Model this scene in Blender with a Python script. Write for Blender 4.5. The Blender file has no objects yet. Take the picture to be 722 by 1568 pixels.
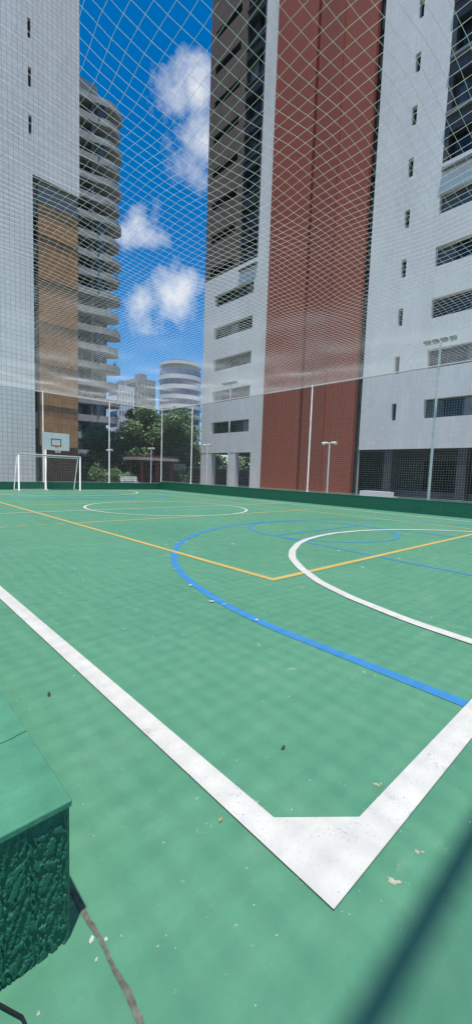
import bpy, math, random
from mathutils import Vector, Matrix, noise as mnoise
random.seed(7)
scene=bpy.context.scene
# ------------------------------------------------------------ materials
def new_mat(name):
    m=bpy.data.materials.new(name); m.use_nodes=True
    nt=m.node_tree; b=nt.nodes["Principled BSDF"]
    return m,nt,b
def noise(nt,vec,scale,detail=4,rough=.6):
    n=nt.nodes.new("ShaderNodeTexNoise"); n.inputs["Scale"].default_value=scale
    n.inputs["Detail"].default_value=detail; n.inputs["Roughness"].default_value=rough
    nt.links.new(vec,n.inputs["Vector"]); return n.outputs["Fac"]
def ramp(nt,fac,p0,p1,c0=(0,0,0,1),c1=(1,1,1,1)):
    r=nt.nodes.new("ShaderNodeValToRGB"); e=r.color_ramp.elements
    e[0].position=p0; e[1].position=p1; e[0].color=c0; e[1].color=c1
    nt.links.new(fac,r.inputs[0]); return r.outputs[0]
def mix(nt,fac,a,b,mode='MIX'):
    m=nt.nodes.new("ShaderNodeMix"); m.data_type='RGBA'; m.blend_type=mode
    for s,v in ((m.inputs[0],fac),(m.inputs[6],a),(m.inputs[7],b)):
        if hasattr(v,"is_linked"): nt.links.new(v,s)
        elif isinstance(v,(int,float)): s.default_value=v
        else: s.default_value=(v[0],v[1],v[2],1)
    return m.outputs[2]
def pos(nt): return nt.nodes.new("ShaderNodeNewGeometry").outputs["Position"]
def bump(nt,b,h,strength=.3,dist=.01):
    n=nt.nodes.new("ShaderNodeBump"); n.inputs["Strength"].default_value=strength
    n.inputs["Distance"].default_value=dist; nt.links.new(h,n.inputs["Height"]); nt.links.new(n.outputs[0],b.inputs["Normal"])
def simple(name,c,rough=.6,var=.15,scale=3,metal=0,spec=.3,bmp=0):
    m,nt,b=new_mat(name); p=pos(nt)
    f=noise(nt,p,scale)
    col=mix(nt,ramp(nt,f,.3,.7),[x*(1-var) for x in c],[min(1,x*(1+var)) for x in c])
    nt.links.new(col,b.inputs["Base Color"])
    b.inputs["Roughness"].default_value=rough; b.inputs["Metallic"].default_value=metal
    b.inputs["Specular IOR Level"].default_value=spec
    if bmp: bump(nt,b,noise(nt,p,scale*12),bmp,.01)
    return m
def mul(nt,a,b):
    m=nt.nodes.new("ShaderNodeMath"); m.operation='MULTIPLY'
    for i,v in enumerate((a,b)):
        if hasattr(v,"is_linked"): nt.links.new(v,m.inputs[i])
        else: m.inputs[i].default_value=v
    return m.outputs[0]
def court_green(nt):
    p=pos(nt)
    a=ramp(nt,noise(nt,p,.45,5,.6),.3,.7)
    c=mix(nt,a,(.070,.238,.142),(.096,.282,.170))
    a2=ramp(nt,noise(nt,p,4.5,6,.7),.38,.66)
    c=mix(nt,a2,c,mix(nt,.5,c,(.125,.318,.198)))
    a3=ramp(nt,noise(nt,p,1.7,8,.75),.55,.74)
    c=mix(nt,a3,c,mix(nt,.5,c,(.185,.345,.24)))
    st=ramp(nt,noise(nt,p,3.3,9,.8),.60,.76)
    c=mix(nt,st,c,mix(nt,.35,c,(.045,.135,.09)))
    mp=nt.nodes.new("ShaderNodeMapping"); mp.inputs["Scale"].default_value=(1.2,14,1); mp.inputs["Rotation"].default_value=(0,0,.7); nt.links.new(p,mp.inputs[0])
    sc=ramp(nt,noise(nt,mp.outputs[0],2.2,7,.75),.62,.74)
    c=mix(nt,mul(nt,sc,.4),c,(.24,.36,.28))
    return p,c
def chips(nt,p,scale,t0,t1,gate=.5):
    return mul(nt,ramp(nt,noise(nt,p,scale,5,.65),t0,t1),ramp(nt,noise(nt,p,.8,3,.5),gate,gate+.08))
def mat_court():
    m,nt,b=new_mat("court_paint_green"); p,c=court_green(nt)
    c=mix(nt,chips(nt,p,6,.655,.67,.50),c,(.33,.40,.31))
    c=mix(nt,chips(nt,p,19,.68,.70,.42),c,(.45,.48,.42))
    c=mix(nt,chips(nt,p,42,.69,.71,.40),c,(.48,.52,.47))
    c=mix(nt,chips(nt,p,60,.73,.75,.3),c,(.03,.06,.05))
    nt.links.new(c,b.inputs["Base Color"])
    nt.links.new(ramp(nt,noise(nt,p,2.5,5,.6),.3,.7,(.48,.48,.48,1),(.72,.72,.72,1)),b.inputs["Roughness"])
    b.inputs["Specular IOR Level"].default_value=.28
    bump(nt,b,noise(nt,p,45,6,.7),.25,.004)
    return m
def mat_line(name,c1,wear=.62,dirt=.85):
    m,nt,b=new_mat(name); p,g=court_green(nt)
    c=mix(nt,ramp(nt,noise(nt,p,5,7,.75),.3,.7),[x*dirt for x in c1],c1)
    c=mix(nt,ramp(nt,noise(nt,p,24,7,.8),wear,wear+.02),c,g)
    c=mix(nt,mul(nt,ramp(nt,noise(nt,p,7,6,.7),.56,.64),ramp(nt,noise(nt,p,70,3,.6),.5,.55)),c,[x*.7 for x in c1])
    c=mix(nt,ramp(nt,noise(nt,p,110,3,.6),.66,.68),c,(.28,.28,.23))
    nt.links.new(c,b.inputs["Base Color"]); b.inputs["Roughness"].default_value=.6
    b.inputs["Specular IOR Level"].default_value=.25
    bump(nt,b,noise(nt,p,45,6,.7),.25,.004)
    return m
def tiled(name,c,axis,size,line,lw=.03,var=.08,rough=.45):
    m,nt,b=new_mat(name); p=pos(nt)
    s=nt.nodes.new("ShaderNodeSeparateXYZ"); nt.links.new(p,s.inputs[0])
    cb=nt.nodes.new("ShaderNodeCombineXYZ")
    nt.links.new(s.outputs[axis],cb.inputs[0]); nt.links.new(s.outputs[2],cb.inputs[1])
    br=nt.nodes.new("ShaderNodeTexBrick"); br.offset=0; nt.links.new(cb.outputs[0],br.inputs["Vector"])
    br.inputs["Scale"].default_value=1; br.inputs["Brick Width"].default_value=size; br.inputs["Row Height"].default_value=size
    br.inputs["Mortar Size"].default_value=lw*size; br.inputs["Mortar Smooth"].default_value=.2
    br.inputs["Color1"].default_value=(*[x*(1-var) for x in c],1); br.inputs["Color2"].default_value=(*[min(1,x*(1+var)) for x in c],1)
    br.inputs["Mortar"].default_value=(*line,1)
    mp=nt.nodes.new("ShaderNodeMapping"); mp.inputs["Scale"].default_value=(1,1,.25); nt.links.new(p,mp.inputs[0])
    w=noise(nt,mp.outputs[0],.6,6,.65)
    col=mix(nt,ramp(nt,w,.38,.68),br.outputs["Color"],mix(nt,.86,(.05,.05,.04),br.outputs["Color"]))
    nt.links.new(col,b.inputs["Base Color"]); b.inputs["Roughness"].default_value=rough
    return m
def mat_stucco():
    m,nt,b=new_mat("green_stucco"); p=pos(nt)
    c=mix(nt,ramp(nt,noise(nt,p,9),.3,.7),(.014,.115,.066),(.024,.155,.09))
    c=mix(nt,chips(nt,p,5,.66,.68,.5),c,(.33,.34,.31))
    nt.links.new(c,b.inputs["Base Color"]); b.inputs["Roughness"].default_value=.42
    bump(nt,b,noise(nt,p,160,4,.6),.7,.005)
    return m
def mat_glass(name,c,rough=.12):
    m,nt,b=new_mat(name); p=pos(nt)
    col=mix(nt,ramp(nt,noise(nt,p,.9),.4,.6),c,[x*1.8 for x in c]); nt.links.new(col,b.inputs["Base Color"])
    b.inputs["Roughness"].default_value=rough; b.inputs["Specular IOR Level"].default_value=.5
    return m
def mat_leaf(name,c):
    m,nt,b=new_mat(name); p=pos(nt)
    col=mix(nt,ramp(nt,noise(nt,p,1.2,3),.35,.65),[x*.6 for x in c],[x*1.35 for x in c])
    nt.links.new(col,b.inputs["Base Color"]); b.inputs["Roughness"].default_value=.5
    return m
M=dict(
 court=mat_court(),
 white=mat_line("court_line_white",(.67,.66,.61),.67,.82),
 yellow=mat_line("court_line_yellow",(.60,.44,.13),.62),
 blue=mat_line("court_line_blue",(.045,.25,.54),.60),
 stucco=mat_stucco(),
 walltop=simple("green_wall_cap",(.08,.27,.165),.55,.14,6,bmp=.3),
 bwx=tiled("white_tiles_side",(.80,.775,.745),1,.3,(.70,.68,.66),.03,.03),
 bwy=tiled("white_tiles_front",(.80,.775,.745),0,.3,(.52,.51,.50),.06,.03),
 red=tiled("red_tiles",(.34,.080,.042),1,.3,(.31,.072,.038),.03,.02),
 red2=tiled("red_tiles_dark",(.30,.070,.038),1,.3,(.27,.062,.034),.03,.02),
 brown=tiled("brown_tiles",(.17,.115,.075),1,.3,(.13,.09,.06),.05,.12),
 char=tiled("charcoal_tiles",(.06,.06,.065),1,.3,(.045,.045,.05)),
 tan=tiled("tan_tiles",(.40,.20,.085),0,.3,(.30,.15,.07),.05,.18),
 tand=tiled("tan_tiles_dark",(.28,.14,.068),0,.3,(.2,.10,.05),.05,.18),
 wood=simple("dark_wood",(.06,.035,.025),.6,.3,8),
 g1=mat_glass("window_glass_dark",(.012,.014,.017)), g2=mat_glass("window_glass_mid",(.05,.055,.06)),
 g3=mat_glass("window_blind",(.13,.135,.14),.4), gb=mat_glass("glass_blue",(.035,.07,.16)),
 frame=simple("window_frame",(.06,.06,.065),.4,.1),
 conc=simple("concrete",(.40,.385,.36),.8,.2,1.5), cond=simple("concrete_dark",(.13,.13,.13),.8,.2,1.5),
 void=simple("dark_void",(.02,.02,.022),.9,.2), gray=simple("grey_paint",(.22,.22,.23),.6,.1),
 pole=simple("galvanised_pole",(.62,.63,.62),.4,.1,5), wpaint=simple("white_paint",(.75,.75,.74),.5,.06,5),
 net=simple("nylon_net",(.90,.89,.86),.6,.05), netg=simple("nylon_net_old",(.55,.56,.55),.7,.05),
 rim=simple("orange_rim",(.55,.12,.04),.5,.1), black=simple("black_rubber",(.02,.02,.02),.5,.1),
 ground=simple("paving",(.20,.19,.17),.9,.2,.7,bmp=.2), crack=simple("mortar_joint",(.15,.155,.12),.9,.4,35,bmp=.4),
 chip=simple("bare_screed",(.38,.36,.28),.9,.3,40), chipw=simple("old_white_paint",(.48,.52,.46),.8,.2,40),
 bark=simple("bark",(.10,.07,.05),.9,.3,8), leaf=mat_leaf("leaf_green",(.068,.145,.030)), leaf2=mat_leaf("leaf_dark",(.038,.09,.02)),
 dry=simple("dry_leaf",(.48,.30,.06),.7,.3,30), dryd=simple("dry_leaf_dark",(.06,.045,.03),.7,.3,30),
 lamp=simple("lamp_glass",(.35,.37,.38),.2,.1), lampg=simple("lamp_green",(.07,.16,.10),.4,.1),
 bwx_plain=simple("white_render",(.66,.65,.63),.6,.06,1), dred=simple("dark_red_paint",(.14,.025,.025),.6,.15,3),
)
# ------------------------------------------------------------ mesh builder
class MB:
    def __init__(s): s.v=[];s.f=[];s.m=[];s.mats=[]
    def mi(s,k):
        if k not in s.mats: s.mats.append(k)
        return s.mats.index(k)
    def quad(s,a,b,c,d,k):
        n=len(s.v); s.v+=[a,b,c,d]; s.f.append((n,n+1,n+2,n+3)); s.m.append(s.mi(k))
    def poly(s,pts,k):
        n=len(s.v); s.v+=pts; s.f.append(tuple(range(n,n+len(pts)))); s.m.append(s.mi(k))
    def box(s,x0,x1,y0,y1,z0,z1,k):
        n=len(s.v); s.v+=[(x,y,z) for z in(z0,z1) for y in(y0,y1) for x in(x0,x1)]
        for f in((0,2,3,1),(4,5,7,6),(0,1,5,4),(2,6,7,3),(0,4,6,2),(1,3,7,5)):
            s.f.append(tuple(n+i for i in f)); s.m.append(s.mi(k))
    def tube(s,p0,p1,r0,k,r1=None,n=8,caps=True):
        if r1 is None: r1=r0
        p0=Vector(p0);p1=Vector(p1);d=(p1-p0).normalized()
        u=d.orthogonal().normalized();w=d.cross(u); b=len(s.v)
        for p,r in((p0,r0),(p1,r1)):
            for i in range(n):
                a=2*math.pi*i/n; s.v.append(tuple(p+(u*math.cos(a)+w*math.sin(a))*r))
        for i in range(n):
            j=(i+1)%n; s.f.append((b+i,b+j,b+n+j,b+n+i)); s.m.append(s.mi(k))
        if caps and n>3:
            s.f.append(tuple(b+i for i in range(n))); s.f.append(tuple(b+n+i for i in range(n))); s.m+= [s.mi(k)]*2
    def path(s,pts,r,k,n=8):
        for a,b in zip(pts,pts[1:]): s.tube(a,b,r,k,n=n)
    def extr(s,pts,z0,z1,k,ks=None):
        n=len(pts); b=len(s.v); s.v+=[(x,y,z0) for x,y in pts]+[(x,y,z1) for x,y in pts]
        for i in range(n):
            j=(i+1)%n; s.f.append((b+i,b+j,b+n+j,b+n+i)); s.m.append(s.mi(k))
        s.f.append(tuple(b+i for i in range(n))); s.f.append(tuple(b+n+i for i in range(n))); s.m+=[s.mi(ks or k)]*2
    def build(s,name,parent=None,smooth=False,bevel=0):
        me=bpy.data.meshes.new(name); me.from_pydata(s.v,[],s.f)
        for k in s.mats: me.materials.append(M[k])
        me.polygons.foreach_set("material_index",s.m)
        if smooth: me.polygons.foreach_set("use_smooth",[True]*len(s.f))
        me.update(); o=bpy.data.objects.new(name,me); scene.collection.objects.link(o)
        if parent: o.parent=parent
        if bevel:
            bv=o.modifiers.new("bevel","BEVEL"); bv.width=bevel; bv.segments=3; bv.limit_method='ANGLE'
        return o
def empty(name):
    o=bpy.data.objects.new(name,None); scene.collection.objects.link(o); return o
def facade(mb,O,U,Nn,u0,u1,z0,z1,ops,wall,depth=.3,wallfn=None,mull=0):
    O=Vector(O);U=Vector(U);Nn=Vector(Nn)
    P=lambda u,z,d=0: tuple(O+U*u-Nn*d+Vector((0,0,z)))
    us=sorted({u0,u1,*[o[0] for o in ops],*[o[1] for o in ops]}); zs=sorted({z0,z1,*[o[2] for o in ops],*[o[3] for o in ops]})
    us=[u for u in us if u0<=u<=u1]; zs=[z for z in zs if z0<=z<=z1]
    for za,zb in zip(zs,zs[1:]):
        for ua,ub in zip(us,us[1:]):
            cu,cz=(ua+ub)/2,(za+zb)/2
            if any(o[0]<cu<o[1] and o[2]<cz<o[3] for o in ops): continue
            k=wallfn(cu,cz) if wallfn else wall
            mb.quad(P(ua,za),P(ub,za),P(ub,zb),P(ua,zb),k)
    for (a,b,c,d,g) in ops:
        mb.quad(P(a,c),P(b,c),P(b,c,depth),P(a,c,depth),wall); mb.quad(P(a,d),P(b,d),P(b,d,depth),P(a,d,depth),wall)
        mb.quad(P(a,c),P(a,d),P(a,d,depth),P(a,c,depth),wall); mb.quad(P(b,c),P(b,d),P(b,d,depth),P(b,c,depth),wall)
        nm=max(1,round((b-a)/1.0)) if mull else 1
        for i in range(nm):
            x0=a+(b-a)*i/nm; x1=a+(b-a)*(i+1)/nm
            gg=g if g!='r' else random.choice(['g1','g1','g1','g2','g3','g2'])
            mb.quad(P(x0,c,depth),P(x1,c,depth),P(x1,d,depth),P(x0,d,depth),gg)
            if mull and i:
                q=[P(x0-.03,c,depth-.05),P(x0+.03,c,depth-.05),P(x0+.03,d,depth-.05),P(x0-.03,d,depth-.05)]
                mb.quad(*q,'frame')
        if mull:
            for zz in (c+.03,d-.03):
                mb.quad(P(a,zz-.03,depth-.052),P(b,zz-.03,depth-.052),P(b,zz+.03,depth-.052),P(a,zz+.03,depth-.052),'frame')
# ------------------------------------------------------------ ground & court
mb=MB(); mb.quad((-600,-400,-.03),(700,-400,-.03),(700,900,-.03),(-600,900,-.03),'ground'); mb.build("ground")
mb=MB(); mb.box(-2.2,17.5,-1.5,27.1,-.2,0,'court'); mb.build("sports_court")
zz=[.0035]
def nz(): zz[0]+=.00012; return zz[0]
def rect(m,x0,x1,y0,y1,k):
    z=nz(); m.quad((x0,y0,z),(x1,y0,z),(x1,y1,z),(x0,y1,z),k)
def arc(m,cx,cy,r,a0,a1,w,k,n=64,ry=None):
    z=nz(); ry=ry or r
    for i in range(n):
        a=math.radians(a0+(a1-a0)*i/n); b=math.radians(a0+(a1-a0)*(i+1)/n)
        wob=lambda t:.006*math.sin(17*t)+.004*math.sin(41*t)
        f=lambda t,q:(cx+(r+q+wob(t))*math.cos(t),cy+(ry+q+wob(t))*math.sin(t),z)
        m.quad(f(a,-w/2),f(b,-w/2),f(b,w/2),f(a,w/2),k)
def seg(m,x0,y0,x1,y1,w,k):
    z=nz(); d=Vector((x1-x0,y1-y0)).normalized(); n=Vector((-d.y,d.x))*w/2
    m.quad((x0-n.x,y0-n.y,z),(x1-n.x,y1-n.y,z),(x1+n.x,y1+n.y,z),(x0+n.x,y0+n.y,z),k)
YC=13.1
mb=MB()
for s in (1,-1):
    Y=lambda y: y if s==1 else 2*YC-y
    a=(0,180) if s==1 else (180,360)
    arc(mb,8.85,Y(2.1),6.08,*a,.10,'blue',96)
    for x in (8.85-6.08,8.85+6.08): seg(mb,x,Y(.76),x,Y(2.1),.10,'blue')
    arc(mb,8.95,Y(6.2),1.9,0,360,.07,'blue')
    seg(mb,7.05,Y(6.2),6.65,Y(.76),.07,'blue'); seg(mb,10.85,Y(6.2),11.25,Y(.76),.07,'blue'); seg(mb,7.05,Y(6.2),10.85,Y(6.2),.07,'blue')
mb.build("basketball_court_lines")
mb=MB()
x0,x1,y0,y1=4.06,13.4,3.54,22.7
L=.05
rect(mb,x0-L,x1+L,y0-L,y0+L,'yellow'); rect(mb,x0-L,x1+L,y1-L,y1+L,'yellow')
rect(mb,x0-L,x0+L,y0+L,y1-L,'yellow'); rect(mb,x1-L,x1+L,y0+L,y1-L,'yellow')
for yy in (10.3,15.9):
    rect(mb,x0+L,x1-L,yy-L,yy+L,'yellow')
    for i in range(5):
        a=x0-.25-i*.42; rect(mb,a-.22,a,yy-.04,yy+.04,'yellow'); a=x1+.25+i*.42; rect(mb,a,a+.22,yy-.04,yy+.04,'yellow')
mb.build("volleyball_court_lines")
mb=MB()
z=nz()
mb.poly([(1.08,.62,z),(3.0,.62,z),(3.0,.755,z),(1.47,.755,z),(1.20,.985,z),(1.20,3,z),(1.08,3,z)],'white')
rect(mb,1.08,1.20,3.0,25.5,'white'); rect(mb,15.75,15.86,.63,25.5,'white')
rect(mb,3.0,15.75,.62,.755,'white'); rect(mb,1.20,15.75,25.38,25.5,'white')
rect(mb,1.20,15.75,YC-.04+.2,YC+.04+.2,'white')
arc(mb,8.9,YC+.2,3.05,0,360,.09,'white')
arc(mb,8.8,.75,4.9,0,180,.125,'white',96); arc(mb,8.8,25.4,4.9,180,360,.1,'white')
mb.build("futsal_court_lines")
mb=MB()
def patch(x,y,s,k,ar=1.0,n=14,z=.0014):
    rot=random.uniform(0,3.1); pts=[]
    z+=random.uniform(0,.0008)
    for i in range(n):
        a=2*math.pi*i/n; r=s*random.uniform(.5,1.1); px=r*math.cos(a)*ar; py=r*math.sin(a)
        pts.append((x+px*math.cos(rot)-py*math.sin(rot),y+px*math.sin(rot)+py*math.cos(rot),z))
    c=(x,y,z)
    for i in range(n): mb.poly([c,pts[i],pts[(i+1)%n]],k)
for x,y,s,k in [(1.50,.53,.011,'chip'),(1.515,.515,.006,'chip'),(1.32,.54,.015,'chip'),(1.335,.522,.008,'chip'),(1.70,.80,.012,'chip'),(1.72,.79,.007,'chip'),(.465,1.056,.009,'chipw'),(.50,1.03,.006,'chipw'),(.455,1.0,.005,'chipw'),(5.5,5.9,.04,'chipw')]:
    patch(x,y,s,k,1.4)
for x,y,s in [(2.79,3.3,.025),(2.84,3.15,.016),(2.99,3.95,.025),(2.77,2.6,.02),(3.3,4.75,.02)]: patch(x,y,s,'chipw',1.5,14,.0125)
for i in range(300):
    x=random.uniform(.45,7); y=random.uniform(-.2,8); d=math.hypot(x,y)
    patch(x,y,random.uniform(.0010,.0028)*(1+.2*d),random.choice(['chip','chipw','chipw','dryd']),random.uniform(1,2),6)
for cxx,cyy in [(5,6.5),(8,3),(9,9),(6.5,4),(10.5,7)]:
    for _ in range(6): patch(cxx+random.gauss(0,.5),cyy+random.gauss(0,.5),random.uniform(.01,.03),'chipw',1.6)
mb.build("flaked_paint")
mb=MB(); z=.003; prev=None; n=80
for i in range(n):
    t=i/(n-1); y=1.25-1.25*t; x=.478+.004*math.sin(t*9)+.002*math.sin(t*47)+random.uniform(-.0015,.0015)+.012*t; w=.006+.0015*math.sin(t*23)+random.uniform(0,.002)
    cur=((x-w,y,z),(x+w,y,z))
    if prev: mb.quad(prev[0],prev[1],cur[1],cur[0],'crack')
    prev=cur
mb.build("floor_joint")
def fallen(x,y,s,k,rot):
    m=MB(); pts=[(-1,0,.1),(-.5,.35,.25),(.2,.42,.15),(.7,.2,.4),(1,0,.3),(.6,-.25,.1),(0,-.4,.25),(-.6,-.28,.1)]
    c,si=math.cos(rot),math.sin(rot)
    P=[(x+s*(c*a-si*b),y+s*(si*a+c*b),.006+s*h) for a,b,h in pts]; ctr=(x,y,.006)
    for i in range(8): m.poly([ctr,P[i],P[(i+1)%8]],k)
    m.build("fallen_leaf")
fallen(1.03,1.12,.012,'dry',.4); fallen(1.56,1.24,.018,'dryd',.2); fallen(.83,2.5,.022,'dryd',1.2)
mb=MB(); pts=[(.10,1.03,.02),(.17,1.08,.03),(.22,1.07,.012),(.26,1.0,.01),(.27,.9,.01),(.24,.7,.01)]
mb.path(pts,.004,'black'); mb.build("rubber_cable",smooth=True)
# ------------------------------------------------------------ low walls
e=empty("low_wall")
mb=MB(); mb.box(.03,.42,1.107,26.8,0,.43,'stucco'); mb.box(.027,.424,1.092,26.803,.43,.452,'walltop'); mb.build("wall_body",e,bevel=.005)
# roughcast end face: real relief, dragged vertically
mb=MB(); nu,nv=230,240; k=mb.mi('stucco')
for j in range(nv+1):
    for i in range(nu+1):
        u=i/nu; v=j/nv; x=.03+.39*u; zq=.4295*v
        w2=mnoise.noise(Vector((x*22,3,zq*14)))*1.3
        a=mnoise.noise(Vector((x*85+w2,0,zq*34+w2))); b2=mnoise.noise(Vector((x*190,1,zq*120)))
        h=max(0,min(1,.55+1.3*a+.55*b2)); h=h*h*(3-2*h)
        edge=min(1,min(u,1-u)*25,min(1,(1-v)*12+.3))
        mb.v.append((x,1.105-.0075*h*edge,zq))
for j in range(nv):
    for i in range(nu):
        a=j*(nu+1)+i; mb.f.append((a,a+1,a+nu+2,a+nu+1)); mb.m.append(k)
mb.build("roughcast_face",e,smooth=True)
mb=MB(); pr=None
for i in range(25):
    t=i/24; x=.03+.39*t; y=1.52+.018*math.sin(t*7)+random.uniform(-.003,.003)-.03*t; w=.001+random.uniform(0,.0006); c=((x,y-w,.4535),(x,y+w,.4535))
    if pr: mb.quad(pr[0],pr[1],c[1],c[0],'black')
    pr=c
mb.build("hairline_crack",e)
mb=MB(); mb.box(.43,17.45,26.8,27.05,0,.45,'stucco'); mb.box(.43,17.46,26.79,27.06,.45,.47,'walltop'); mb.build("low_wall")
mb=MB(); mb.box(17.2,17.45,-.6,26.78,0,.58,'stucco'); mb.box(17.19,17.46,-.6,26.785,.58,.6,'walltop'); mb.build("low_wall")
# ------------------------------------------------------------ fences (poles, rails, nets)
H=6.0
def net_plane(m,fixed,axis,a0,a1,z0,z1,cell,r,k):
    def P(a,z): return (fixed,a,z) if axis=='y' else (a,fixed,z)
    n=int((a1-a0)/cell)
    for i in range(n+1):
        a=a0+i*cell; m.tube(P(a,z0),P(a+random.uniform(-.02,.02),z1),r,k,n=3,caps=False)
    for i in range(int((z1-z0)/cell)+1):
        z=z0+i*cell; segs=int((a1-a0)/3.3)+1
        for j in range(segs):
            b0=a0+(a1-a0)*j/segs;b1=a0+(a1-a0)*(j+1)/segs; bm=(b0+b1)/2
            m.tube(P(b0,z),P(bm,z-.015),r,k,n=3,caps=False); m.tube(P(bm,z-.015),P(b1,z),r,k,n=3,caps=False)
def fence(name,fixed,axis,a0,a1,zb,poles,rr=.032):
    e=empty(name); P=lambda a,z:(fixed,a,z) if axis=='y' else (a,fixed,z)
    m=MB()
    for a in poles: m.tube(P(a,zb),P(a,H+.05),.035,'pole'); m.tube(P(a,zb),P(a,zb+.02),.08,'pole')
    m.build("poles",e,True)
    m=MB(); m.tube(P(a0,H),P(a1,H),rr,'pole'); m.tube(P(a0,zb+.05),P(a1,zb+.05),.008,'pole'); m.build("rails",e,True)
    m=MB(); net_plane(m,fixed-.04,axis,a0,a1,zb+.03,H-.02,.1,.0019,'netg'); m.build("net",e)
fence("net_fence",17.3,'y',-.4,26.9,.6,[26.9,23.1,13.0,-.4])
fence("net_fence",26.9,'x',-1.9,17.25,.47,[4.4,8.7,13.05])
fence("net_fence",-1.9,'y',-.35,26.85,0,[1.15,7.5,14,20.4,26.85])
fence("net_fence",-.43,'x',-1.9,17.3,0,[-1.8,5.5,11.3],.042)
mb=MB(); cell=.152; X0,X1,Y0,Y1=-1.85,17.3,-.40,26.9
def cp(x,y):
    u=(x-X0)/(X1-X0);v=(y-Y0)/(Y1-Y0)
    e=min(1,6*min(u,1-u,v,1-v))
    s=.22*math.sin(math.pi*u)*math.sin(math.pi*v)+e*.07*(math.sin(x*1.9+y*.6)+math.sin(y*2.3-x*.8))*.5
    dx=e*.08*math.sin(y*1.1+.7*x)+e*.02*math.sin(y*4.1); dy=e*.08*math.sin(x*1.3-.6*y)+e*.02*math.sin(x*3.7)
    return (x+dx,y+dy,H-.02-s-e*.05)
def strand(pts,r,k):
    b=len(mb.v); ki=mb.mi(k)
    for i,p in enumerate(pts):
        q=pts[min(i+1,len(pts)-1)]; o=pts[max(i-1,0)]
        d=Vector((q[0]-o[0],q[1]-o[1],0)).normalized(); s=Vector((-d.y,d.x,0))
        for c,h in((1,-.5),(-1,-.5),(0,1)):
            mb.v.append((p[0]+s.x*c*r,p[1]+s.y*c*r,p[2]+h*r))
    for i in range(len(pts)-1):
        for j in range(3):
            j2=(j+1)%3; mb.f.append((b+3*i+j,b+3*i+j2,b+3*i+3+j2,b+3*i+3+j)); mb.m.append(ki)
nx=int((X1-X0)/cell); ny=int((Y1-Y0)/cell)
for i in range(nx+1):
    x=X0+i*(X1-X0)/nx; strand([cp(x,Y0+j*(Y1-Y0)/82) for j in range(83)],.0024,'net')
for i in range(ny+1):
    y=Y0+i*(Y1-Y0)/ny; strand([cp(X0+j*(X1-X0)/58,y) for j in range(59)],.0024,'net')
mb.build("overhead_net")
# ------------------------------------------------------------ floodlight poles
def flood(x,y,h):
    m=MB(); m.tube((x,y,0),(x,y,h),.06,'pole',.045); m.tube((x,y,0),(x,y,.03),.14,'pole')
    m.tube((x,y-.62,h-.1),(x,y+.62,h-.1),.03,'pole')
    m.tube((x,y-.45,h-.35),(x,y+.45,h-.35),.02,'pole')
    for dy in (-.5,-.17,.17,.5):
        yy=y+dy; m.box(x-.2,x+.02,yy-.12,yy+.12,h-.06,h+.02,'lampg'); m.box(x-.17,x-.01,yy-.10,yy+.10,h-.075,h-.062,'lamp'); m.tube((x,yy,h-.1),(x-.05,yy,h-.05),.015,'pole')
    m.build("floodlight_pole")
flood(17.62,6.95,7.1); flood(17.62,19.6,7.1)
def lampT(x,y,h):
    m=MB(); m.tube((x,y,0),(x,y,h),.045,'wpaint',.035); m.tube((x,y,0),(x,y,.05),.1,'wpaint')
    m.tube((x,y-.28,h),(x,y+.28,h),.025,'wpaint')
    for s in(-1,1):
        m.tube((x,y+s*.12,h+.02),(x,y+s*.42,h-.02),.05,'wpaint',.09,n=12); m.tube((x,y+s*.3,h-.03),(x,y+s*.3,h-.07),.07,'lamp',.05)
    m.build("street_lamp",smooth=False)
lampT(18.5,12.6,3.2); lampT(19.2,23.7,3.45); lampT(18.6,30.5,3.3); lampT(14.6,30,2.9)
# ------------------------------------------------------------ futsal goal
e=empty("futsal_goal"); m=MB(); gx0,gx1,gy=6.9,10.42,25.45
for x in(gx0,gx1):
    m.tube((x,gy,0),(x,gy,2.1),.045,'wpaint'); m.tube((x,gy+1.0,0),(x,gy+.35,2.0),.022,'wpaint'); m.tube((x,gy,2.06),(x,gy+.38,2.0),.022,'wpaint'); m.tube((x,gy,.03),(x,gy+1.0,.03),.022,'wpaint')
m.tube((gx0-.04,gy,2.1),(gx1+.04,gy,2.1),.045,'wpaint'); m.tube((gx0,gy+.38,2.0),(gx1,gy+.38,2.0),.02,'wpaint'); m.tube((gx0,gy+1.0,.03),(gx1,gy+1.0,.03),.022,'wpaint')
m.build("frame",e,True)
m=MB()
for i in range(25):
    x=gx0+(gx1-gx0)*i/24; m.tube((x,gy+.38,2.0),(x,gy+1.0,.03),.001,'net',n=3,caps=False)
for i in range(13):
    t=i/12; m.tube((gx0,gy+.38+.62*t,2-1.97*t),(gx1,gy+.38+.62*t,2-1.97*t),.001,'net',n=3,caps=False)
m.build("goal_net",e)
# ------------------------------------------------------------ basketball hoop
e=empty("basketball_hoop"); bx=9.15; by=25.95
m=MB(); m.tube((8.72,26.55,0),(8.72,26.55,2.9),.06,'wpaint'); m.tube((8.72,26.55,2.75),(bx-.3,by+.05,2.75),.03,'wpaint'); m.tube((8.72,26.55,2.9),(bx+.3,by+.05,3.2),.03,'wpaint'); m.tube((8.72,26.55,.0),(8.72,26.55,.03),.15,'wpaint'); m.build("post",e,True)
m=MB(); m.box(bx-.8,bx+.8,by,by+.04,2.45,3.5,'wpaint')
def outline(x0,x1,z0,z1,w,k,y):
    m.box(x0,x1,y,y+.003,z0,z0+w,k); m.box(x0,x1,y,y+.003,z1-w,z1,k); m.box(x0,x0+w,y,y+.003,z0+w,z1-w,k); m.box(x1-w,x1,y,y+.003,z0+w,z1-w,k)
outline(bx-.3,bx+.3,2.7,3.15,.05,'frame',by-.004)
m.build("backboard",e)
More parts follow.
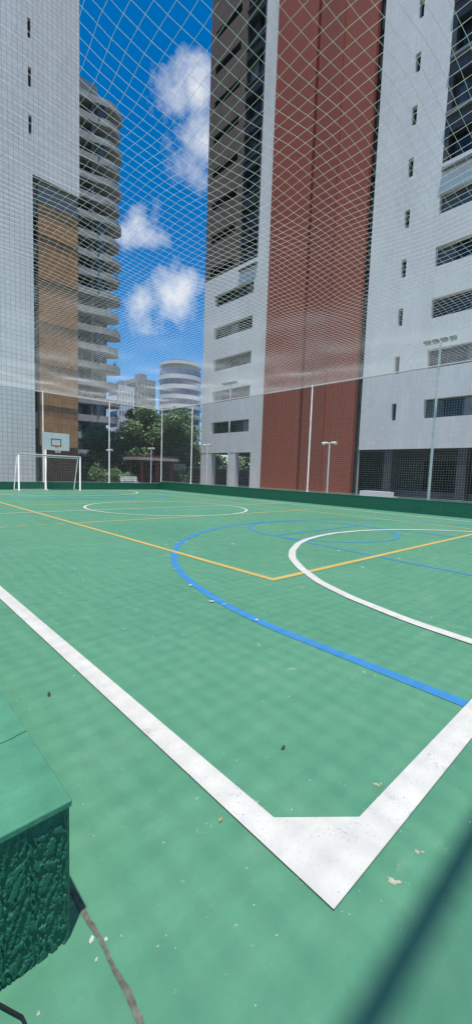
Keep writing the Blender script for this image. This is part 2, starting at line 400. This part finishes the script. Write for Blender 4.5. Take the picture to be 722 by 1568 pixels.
m=MB(); rp=[(bx+.23*math.cos(a*math.pi/12),by-.3+.23*math.sin(a*math.pi/12),2.68) for a in range(25)]
m.path(rp,.012,'rim',n=6); m.box(bx-.06,bx+.06,by-.08,by-.005,2.6,2.72,'rim'); m.build("rim",e)
m=MB()
for a in range(12):
    for s in(1,-1):
        t=a*math.pi/6;t2=t+s*.5; m.tube((bx+.23*math.cos(t),by-.3+.23*math.sin(t),2.67),(bx+.13*math.cos(t2),by-.3+.13*math.sin(t2),2.3),.005,'net',n=3,caps=False)
m.build("hoop_net",e)
# ------------------------------------------------------------ right apartment tower
FH=2.87; TOP=74
e=empty("apartment_tower"); O=(25,0,0);U=(0,1,0);Nn=(-1,0,0)
m=MB()
zf=[5.1+FH*k for k in range(0,24)]
ops=[(25.35,30.4,z,z+1.05,'r') for z in zf if z<19]
facade(m,O,U,Nn,25,31.9,3.3,19.3,ops,'bwx',.35,mull=1)
facade(m,O,U,Nn,23.3,25,0,TOP,[(23.36,23.62,z+.1,z+1.1,'g1') for z in zf],'bwx',.25)
m.quad((25,31.9,3.3),(25.6,31.9,3.3),(25.6,31.9,TOP),(25,31.9,TOP),'bwx')
ops=[(12.25,12.55,z,z+1.05,'g1') for z in zf]+[(5.4,10.55,z,z+1.1,'r') for z in zf if z<19]
facade(m,O,U,Nn,10.55,14.7,3.3,TOP,[o for o in ops if o[0]>11],'bwx',.3)
facade(m,O,U,Nn,3.6,10.55,3.3,19.3,[o for o in ops if o[0]<11],'bwx',.35,mull=1)
facade(m,O,U,Nn,-14,3.6,3.3,TOP,[(1,1.3,z,z+1,'g1') for z in zf],'bwx',.3)
m.build("white_walls",e)
m=MB()
ops=[]
for z in zf:
    if z>19: ops+= [(27.9,31.2,z+.1,z+.75,'g1'),(25.2,27.1,z-.45,z+1.45,'r')]
facade(m,O,U,Nn,25,31.9,19.3,TOP,ops,'char',.5,lambda u,z:'brown' if u>27.1 else 'char',mull=1)
ops=[]
for z in zf:
    if z>19: ops+= [(5.0,7.9,z,z+1.05,'g1'),(8.3,10.3,z-.35,z+1.35,'r')]
facade(m,O,U,Nn,3.6,10.55,19.3,TOP,ops,'char',.5,lambda u,z:'brown' if u<8.2 else 'char',mull=1)
for z in zf:
    if z>19:
        m.box(24.82,24.998,25.02,27.1,z-.75,z-.62,'char'); m.box(24.8,24.998,8.2,10.5,z-.65,z-.5,'gray')
m.build("brown_bays",e)
m=MB()
RX=24.55
facade(m,(RX,0,0),U,Nn,19.55,23.3,0,TOP,[],'red',.2)
facade(m,(RX,0,0),U,Nn,17.35,19.3,0,TOP,[],'red2',.2)
facade(m,(RX+.12,0,0),U,Nn,15.0,17.35,0,TOP,[],'red',.2)
m.quad((RX,17.35,0),(RX+.12,17.35,0),(RX+.12,17.35,TOP),(RX,17.35,TOP),'red2')
m.quad((RX,23.3,0),(25,23.3,0),(25,23.3,TOP),(RX,23.3,TOP),'red'); m.quad((RX+.12,15,0),(25,15,0),(25,15,TOP),(RX+.12,15,TOP),'red2')
m.quad((RX,19.55,0),(RX+.4,19.55,0),(RX+.4,19.55,TOP),(RX,19.55,TOP),'red2'); m.quad((RX,19.3,0),(RX+.4,19.3,0),(RX+.4,19.3,TOP),(RX,19.3,TOP),'red2')
facade(m,(RX+.4,0,0),U,Nn,19.3,19.55,0,TOP,[(19.32,19.53,z-.2,z+1.2,'g2') for z in zf],'char',.1)
facade(m,(25.2,0,0),U,Nn,14.7,15.0,0,TOP,[(14.72,14.98,z-.2,z+1.3,'g1') for z in zf],'char',.1)
m.quad((25,14.7,0),(25.2,14.7,0),(25.2,14.7,TOP),(25,14.7,TOP),'bwx')
m.build("red_shaft",e)
m=MB(); m.box(25.56,38,-14,31.89,3.31,TOP-.2,'cond'); m.box(25.55,38,-14,31.88,TOP-.2,TOP+.3,'conc')
m.quad((25,-14,3.3),(25.6,-14,3.3),(25.6,14.7,3.3),(25,14.7,3.3),'cond')
m.quad((25,25,3.3),(25.6,25,3.3),(25.6,31.9,3.3),(25,31.9,3.3),'conc')
m.box(28.4,38,-14,24.9,-.02,3.3,'char')
for y in (-10,-5,0,4,8.0,12.4): m.box(25.15,25.75,y,y+.5,0,3.3,'char')
for y0_ in (-9.4,-4.4,.6,4.6,8.6): m.box(28.3,28.39,y0_,y0_+3.0,.4,2.7,'void')
m.box(26.3,26.6,-14,14.7,0,.7,'cond')
m.box(25.02,25.6,30.3,31.88,0,3.3,'bwx'); m.box(25.02,25.5,26.9,27.7,0,3.3,'bwx'); m.box(33,38,25,31.8,0,3.3,'wood'); m.box(27.5,27.7,24.9,27.2,0,3.3,'void')
m.box(23.9,25,15.2,23.1,0,.12,'conc')
m.build("ground_floor",e)
# ------------------------------------------------------------ left tower
e=empty("apartment_tower"); O=(0,30,0);U=(1,0,0);Nn=(0,-1,0)
m=MB()
zl=[22.5+2.8*k for k in range(-7,20)]
facade(m,O,U,Nn,-25,9.2,0,TOP,[(9.0,9.19,z,z+1.15,'g1') for z in zl if z>21]+[(3,3.3,z,z+1.15,'g1') for z in zl],'bwy',.25)
facade(m,O,U,Nn,9.2,12.25,20.2,TOP,[],'bwy',.25)
m.quad((12.25,30,20.2),(12.25,48,20.2),(12.25,48,TOP),(12.25,30,TOP),'bwx')
m.quad((9.2,30,20.2),(12.25,30,20.2),(12.25,30.7,20.2),(9.2,30.7,20.2),'gray')
m.quad((9.2,30,0),(9.2,30.7,0),(9.2,30.7,20.2),(9.2,30,20.2),'bwx')
m.build("white_walls",e)
m=MB()
facade(m,(0,30.55,0),U,Nn,9.2,9.62,0,20.2,[(9.24,9.58,z-.5,z+1.2,'g1') for z in zl if z<19],'gray',.3)
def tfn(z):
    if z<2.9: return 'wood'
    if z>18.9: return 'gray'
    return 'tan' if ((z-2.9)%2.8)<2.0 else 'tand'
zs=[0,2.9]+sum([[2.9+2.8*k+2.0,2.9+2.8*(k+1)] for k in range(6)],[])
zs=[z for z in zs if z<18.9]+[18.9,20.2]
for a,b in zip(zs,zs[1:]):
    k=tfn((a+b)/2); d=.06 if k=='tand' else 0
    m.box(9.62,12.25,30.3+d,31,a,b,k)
m.build("tan_bay",e)
m=MB(); m.box(-25,12.2,31.0,48,0,TOP-.3,'conc'); m.box(-25,12.2,30.2,48,TOP-.3,TOP,'conc'); m.build("core",e)
# ------------------------------------------------------------ balcony tower (far)
e=empty("balcony_tower"); m=MB(); p=MB()
nfl=21
m.box(26,33.2,69.6,84,0,61,'cond'); m.box(26,31.5,69.8,84,61,63.2,'gray')
for k in range(nfl):
    z=2.9*k+.6
    off=0 if k%2 else .35
    def outl(g):
        pts=[(27.0,69.59)]+[(27.0,67.6-g),(29.6,67.3-g)]
        for i in range(13):
            a=-math.pi/2+math.pi*i/12*.94
            pts.append((31.9+(2.9+g+off)*math.cos(a),68.7+(2.2+g)*math.sin(a)))
        pts.append((31.9,69.59)); return pts
    p.extr(outl(0),z,z+.28,'conc')
    if k>0:
        o=outl(-.03); inn=outl(-.17)
        for i in range(1,len(o)-2):
            a,b,c,d=o[i],o[i+1],inn[i+1],inn[i]
            h=1.05
            p.quad((*a,z+.28),(*b,z+.28),(*b,z+h),(*a,z+h),'conc'); p.quad((*d,z+.28),(*c,z+.28),(*c,z+h),(*d,z+h),'conc'); p.quad((*a,z+h),(*b,z+h),(*c,z+h),(*d,z+h),'conc')
    for x0 in (27.3,29.1,30.9): p.box(x0,x0+1.3,69.5,69.58,z+.4,z+2.5,random.choice(['g1','g2','void','gray','conc']))
    p.box(26.9,27.3,67.5,69.5,z+.28,z+2.9,'gray'); p.box(29.6,29.9,67.5,69.5,z+.28,z+2.9,'gray')
    if random.random()<.45: p.box(30.2,31.4,66.9,66.95,z+1.06,z+2.88,'g2')
m.build("core",e); p.build("balconies",e)
m=MB()
for k in (1,3,6,8,11,14,17):
    for _ in range(90):
        c=Vector((33.9+random.gauss(0,.35),67.6+random.gauss(0,.5),2.9*k+1.8+random.gauss(0,.35))); u=Vector([random.gauss(0,1) for _ in range(3)]).normalized()*.14; w=u.orthogonal().normalized()*.12
        m.poly([tuple(c-u),tuple(c+w),tuple(c+u),tuple(c-w)],'leaf')
m.build("balcony_plants",e)
# ------------------------------------------------------------ distant buildings
e=empty("round_tower"); m=MB(); cx,cy,r=83.6,119,7.4
def ring(r0,z0,z1,k,n=40,ks=None): m.extr([(cx+r0*math.cos(2*math.pi*i/n),cy+r0*math.sin(2*math.pi*i/n)) for i in range(n)],z0,z1,k,ks)
z=0
while z<34.5:
    ring(r,z,z+1.35,'bwx_plain',ks='conc'); ring(r-.35,z+1.35,z+3.2,'gb'); z+=3.2
ring(r-.9,z,z+1.6,'gray'); ring(r-.3,z+1.6,z+2.5,'bwx_plain'); ring(r-2.5,z+2.5,z+3.4,'gray')
m.build("round_body",e)
def slab_building(name,x0,x1,y0,y1,h,ka,kb,step=3.1):
    mm=MB(); z=0
    while z<h-1:
        mm.box(x0,x1,y0,y1,z,z+1.5,ka); mm.box(x0+.3,x1-.3,y0+.3,y1-.3,z+1.5,z+step,kb); z+=step
    mm.box(x0,x1,y0,y1,z,z+1.2,ka); mm.box(x0+2,x1-2,y0+2,y1-2,z+1.2,z+3,'gray')
    for i in range(6): mm.box(x0+(x1-x0-.5)*i/5,x0+(x1-x0-.5)*i/5+.5,y0-.05,y0+.4,0,z,ka)
    mm.build(name)
slab_building("office_building",57,62.2,112,119,24,'bwx_plain','gb')
slab_building("office_building",63.0,69.5,112,119,27,'gray','g2')
slab_building("apartment_block",45,57,135,150,18,'conc','g2')
slab_building("apartment_block",95,135,175,195,20,'gray','g2')
# ------------------------------------------------------------ gatehouse, wall, bench
e=empty("entrance_pavilion"); m=MB()
for x in (18.7,20.3,21.9):
    for y in (32.4,34.4): m.box(x,x+.3,y,y+.3,0,2.35,'dred')
m.box(18.4,22.5,32.0,35.0,2.35,2.6,'conc'); m.box(18.75,22.1,34.5,34.6,0,1.1,'dred')
for i in range(10): m.box(18.5+i*.42,18.6+i*.42,31.8,35.2,2.6,2.75,'dred')
m.build("pavilion_frame",e)
m=MB(); m.box(12.6,60,39,39.3,0,1.9,'dred'); m.box(12.6,60,38.98,39.32,1.9,2.0,'conc'); m.build("boundary_wall")
m=MB(); m.box(22.6,24.6,33.4,33.7,0,1.5,'dred')
for i in range(9): m.box(22.6+.22*i,22.66+.22*i,33.5,33.56,1.5,2.2,'wpaint')
m.build("gate_wall")
def bench(x,y):
    m=MB()
    for i in range(4): m.box(x,x+1.5,y+.1*i,y+.1*i+.08,.43,.46,'wpaint')
    for i in range(3): m.box(x,x+1.5,y+.42+.02*i,y+.45+.02*i,.55+.13*i,.64+.13*i,'wpaint')
    for a in (x+.1,x+1.3): m.box(a,a+.06,y+.02,y+.08,0,.43,'wpaint'); m.box(a,a+.06,y+.36,y+.42,0,.9,'wpaint')
    m.build("park_bench")
bench(15.3,29.2); 
m=MB(); m.box(19.5,20.3,9.6,11.4,0,.42,'wpaint'); m.box(19.45,20.35,9.55,11.45,.42,.5,'conc'); m.box(19.6,20.2,9.7,11.3,.5,.75,'wpaint'); m.build("concrete_table")
# ------------------------------------------------------------ vegetation
def tree(name,x,y,h,cr,cz,n,leafsize=.16,ncl=26,seed=1,k=('leaf','leaf2')):
    rnd=random.Random(seed); e=empty(name); m=MB()
    top=Vector((x+.2,y,h*.45)); m.tube((x,y,0),tuple(top),.20,'bark',.13)
    cls=[]
    for i in range(ncl):
        a=rnd.uniform(0,6.28); t=rnd.uniform(-1,1); q=rnd.random()**.45
        rr=math.sqrt(1-t*t)*cr*q; c=Vector((x+rr*math.cos(a),y+rr*math.sin(a),cz+t*q*(h-cz)))
        cls.append((c,rnd.uniform(.55,1.0)*cr*.36)); 
        if i%2==0:
            mid=(top+c)/2+Vector((0,0,.2)); m.tube(tuple(top),tuple(mid),.08,'bark',.05,n=6); m.tube(tuple(mid),tuple(c),.05,'bark',.02,n=5)
    m.build("trunk",e,True); m=MB()
    for i in range(n):
        c,r=rnd.choice(cls); d=Vector([rnd.gauss(0,1) for _ in range(3)]).normalized()*r*rnd.random()**.4; d.z*=.75
        p=c+d; u=Vector([rnd.gauss(0,1) for _ in range(3)]).normalized(); w=u.orthogonal().normalized()
        u*=leafsize*rnd.uniform(.6,1.2); w*=leafsize*.55
        m.poly([tuple(p-u),tuple(p+w),tuple(p+u),tuple(p-w)],k[0] if rnd.random()<.6 else k[1])
    m.build("crown",e)
tree("tree",22.7,36.3,8.1,4.3,4.7,38000,.16,64,1)
tree("tree",26.6,40.5,7.8,3.6,4.4,16000,.16,34,2)
tree("tree",36,60,8,4,5,7000,.2,22,3)
tree("tree",17.2,37,3.9,1.5,2.5,3500,.12,12,4)
tree("tree",19.8,43,6.4,3.0,3.5,12000,.15,26,5)
tree("tree",33.0,50,6,3,4,5000,.18,18,6)
tree("tree",28.3,34.5,4.2,1.6,2.8,3000,.12,12,8)
m=MB(); rnd=random.Random(5)
for i in range(16000):
    t=rnd.random(); x=35+60*t; y=80-20*t+rnd.uniform(-2,2); hh=5.5+2*math.sin(t*23)+1.2*math.sin(t*61)
    p=Vector((x,y,rnd.random()**.7*hh)); u=Vector([rnd.gauss(0,1) for _ in range(3)]).normalized()*.4; w=u.orthogonal().normalized()*.25
    m.poly([tuple(p-u),tuple(p+w),tuple(p+u),tuple(p-w)],rnd.choice(['leaf','leaf2']))
m.build("distant_trees")
def shrub(x,y,h,r,n,seed):
    rnd=random.Random(seed); m=MB()
    for i in range(n):
        a=rnd.uniform(0,6.28); q=rnd.random()**.5; z=rnd.random()*h*(1.1-.5*q)
        p=Vector((x+q*r*math.cos(a),y+q*r*math.sin(a),z)); u=Vector([rnd.gauss(0,1),rnd.gauss(0,1),rnd.gauss(.6,.8)]).normalized()*.12; w=u.orthogonal().normalized()*.045
        m.poly([tuple(p-u),tuple(p+w),tuple(p+u),tuple(p-w)],rnd.choice(['leaf','leaf2']))
    m.build("shrub")
for i,(x,y,h,r) in enumerate([(15.8,31.5,1.6,.9),(17.2,32,1.3,.8),(14.3,31.5,1.9,.9),(23.3,32.6,1.7,.8),(24.3,33.2,1.3,.7),(20.3,38,1.8,1.2),(25.8,37,2.2,1.3),(13.2,33,2.4,.9)]): shrub(x,y,h,r,1300,20+i)
# ------------------------------------------------------------ light
SV=Vector((-.155,-.14,1)).normalized()
sun=bpy.data.lights.new("sun","SUN"); sun.energy=4.5; sun.angle=math.radians(.8); sun.color=(1,.955,.89)
so=bpy.data.objects.new("sun",sun); scene.collection.objects.link(so); so.rotation_euler=SV.to_track_quat('Z','Y').to_euler()
w=bpy.data.worlds.new("World"); scene.world=w; w.use_nodes=True; nt=w.node_tree
bg=nt.nodes["Background"]; sky=nt.nodes.new("ShaderNodeTexSky"); sky.sky_type='NISHITA'; sky.sun_disc=False
sky.sun_elevation=math.asin(SV.z); sky.sun_rotation=math.atan2(SV.x,SV.y); sky.air_density=1.0; sky.dust_density=.2; sky.ozone_density=4.0
hs=nt.nodes.new("ShaderNodeHueSaturation"); hs.inputs["Saturation"].default_value=1.42; hs.inputs["Value"].default_value=1.04; nt.links.new(sky.outputs[0],hs.inputs["Color"])
tc=nt.nodes.new("ShaderNodeTexCoord"); gen=tc.outputs["Generated"]
def mth(op,a,b=None):
    n=nt.nodes.new("ShaderNodeMath"); n.operation=op; n.use_clamp=False
    for i,v in enumerate((a,b)):
        if v is None: continue
        if hasattr(v,"is_linked"): nt.links.new(v,n.inputs[i])
        else: n.inputs[i].default_value=v
    return n.outputs[0]
tot=None
for d,r in [((.430,.640,.645),.045),((.455,.62,.655),.045),((.485,.632,.595),.065),((.437,.769,.468),.055),((.41,.785,.46),.04),((.507,.780,.367),.08),((.47,.80,.36),.05),((.53,.76,.39),.05),((-.5,.6,.5),.2),((.8,-.3,.4),.25),((-.6,-.5,.45),.25)]:
    vm=nt.nodes.new("ShaderNodeVectorMath"); vm.operation='DISTANCE'; nt.links.new(gen,vm.inputs[0]); vm.inputs[1].default_value=Vector(d).normalized()
    f=mth('SUBTRACT',1.0,mth('DIVIDE',vm.outputs["Value"],r)); 
    tot=f if tot is None else mth('MAXIMUM',tot,f)
nn=nt.nodes.new("ShaderNodeTexNoise"); nn.inputs["Scale"].default_value=11; nn.inputs["Detail"].default_value=10; nn.inputs["Roughness"].default_value=.65; nt.links.new(gen,nn.inputs["Vector"])
val=mth('ADD',mth('MULTIPLY',tot,.9),mth('MULTIPLY',mth('SUBTRACT',nn.outputs["Fac"],.50),3.2))
cr=nt.nodes.new("ShaderNodeValToRGB"); cr.color_ramp.elements[0].position=.0; cr.color_ramp.elements[1].position=1.0; nt.links.new(val,cr.inputs[0])
gate=nt.nodes.new("ShaderNodeValToRGB"); gate.color_ramp.elements[0].position=0; gate.color_ramp.elements[1].position=.7
nt.links.new(mth('ADD',tot,.6),gate.inputs[0])
fac=mth('MULTIPLY',mth('MULTIPLY',cr.outputs[0],gate.outputs[0]),.88)
mx=nt.nodes.new("ShaderNodeMix"); mx.data_type='RGBA'; nt.links.new(fac,mx.inputs[0]); nt.links.new(hs.outputs[0],mx.inputs[6]); mx.inputs[7].default_value=(6.3,6.4,6.7,1)
nt.links.new(mx.outputs[2],bg.inputs["Color"]); bg.inputs["Strength"].default_value=.14
# ------------------------------------------------------------ camera (1.4 m high, 14.3 mm, 5.4 deg down)
cam=bpy.data.cameras.new("camera"); co=bpy.data.objects.new("camera",cam); scene.collection.objects.link(co)
Xv=Vector((.72971,-.03839,.68268));Yv=Vector((-.68286,-.09190,.72474));Zv=Vector((.03491,-.99503,-.09328))
R=Matrix(((Xv.x,-Xv.y,-Xv.z),(Yv.x,-Yv.y,-Yv.z),(Zv.x,-Zv.y,-Zv.z)))
co.matrix_world=Matrix.Translation((0,0,1.4))@R.to_4x4()
cam.sensor_fit='VERTICAL'; cam.sensor_height=36; cam.sensor_width=36; cam.lens=14.3; cam.clip_start=.02; cam.clip_end=2000
scene.camera=co
scene.view_settings.view_transform='Standard'; scene.view_settings.look='None'; scene.view_settings.exposure=0
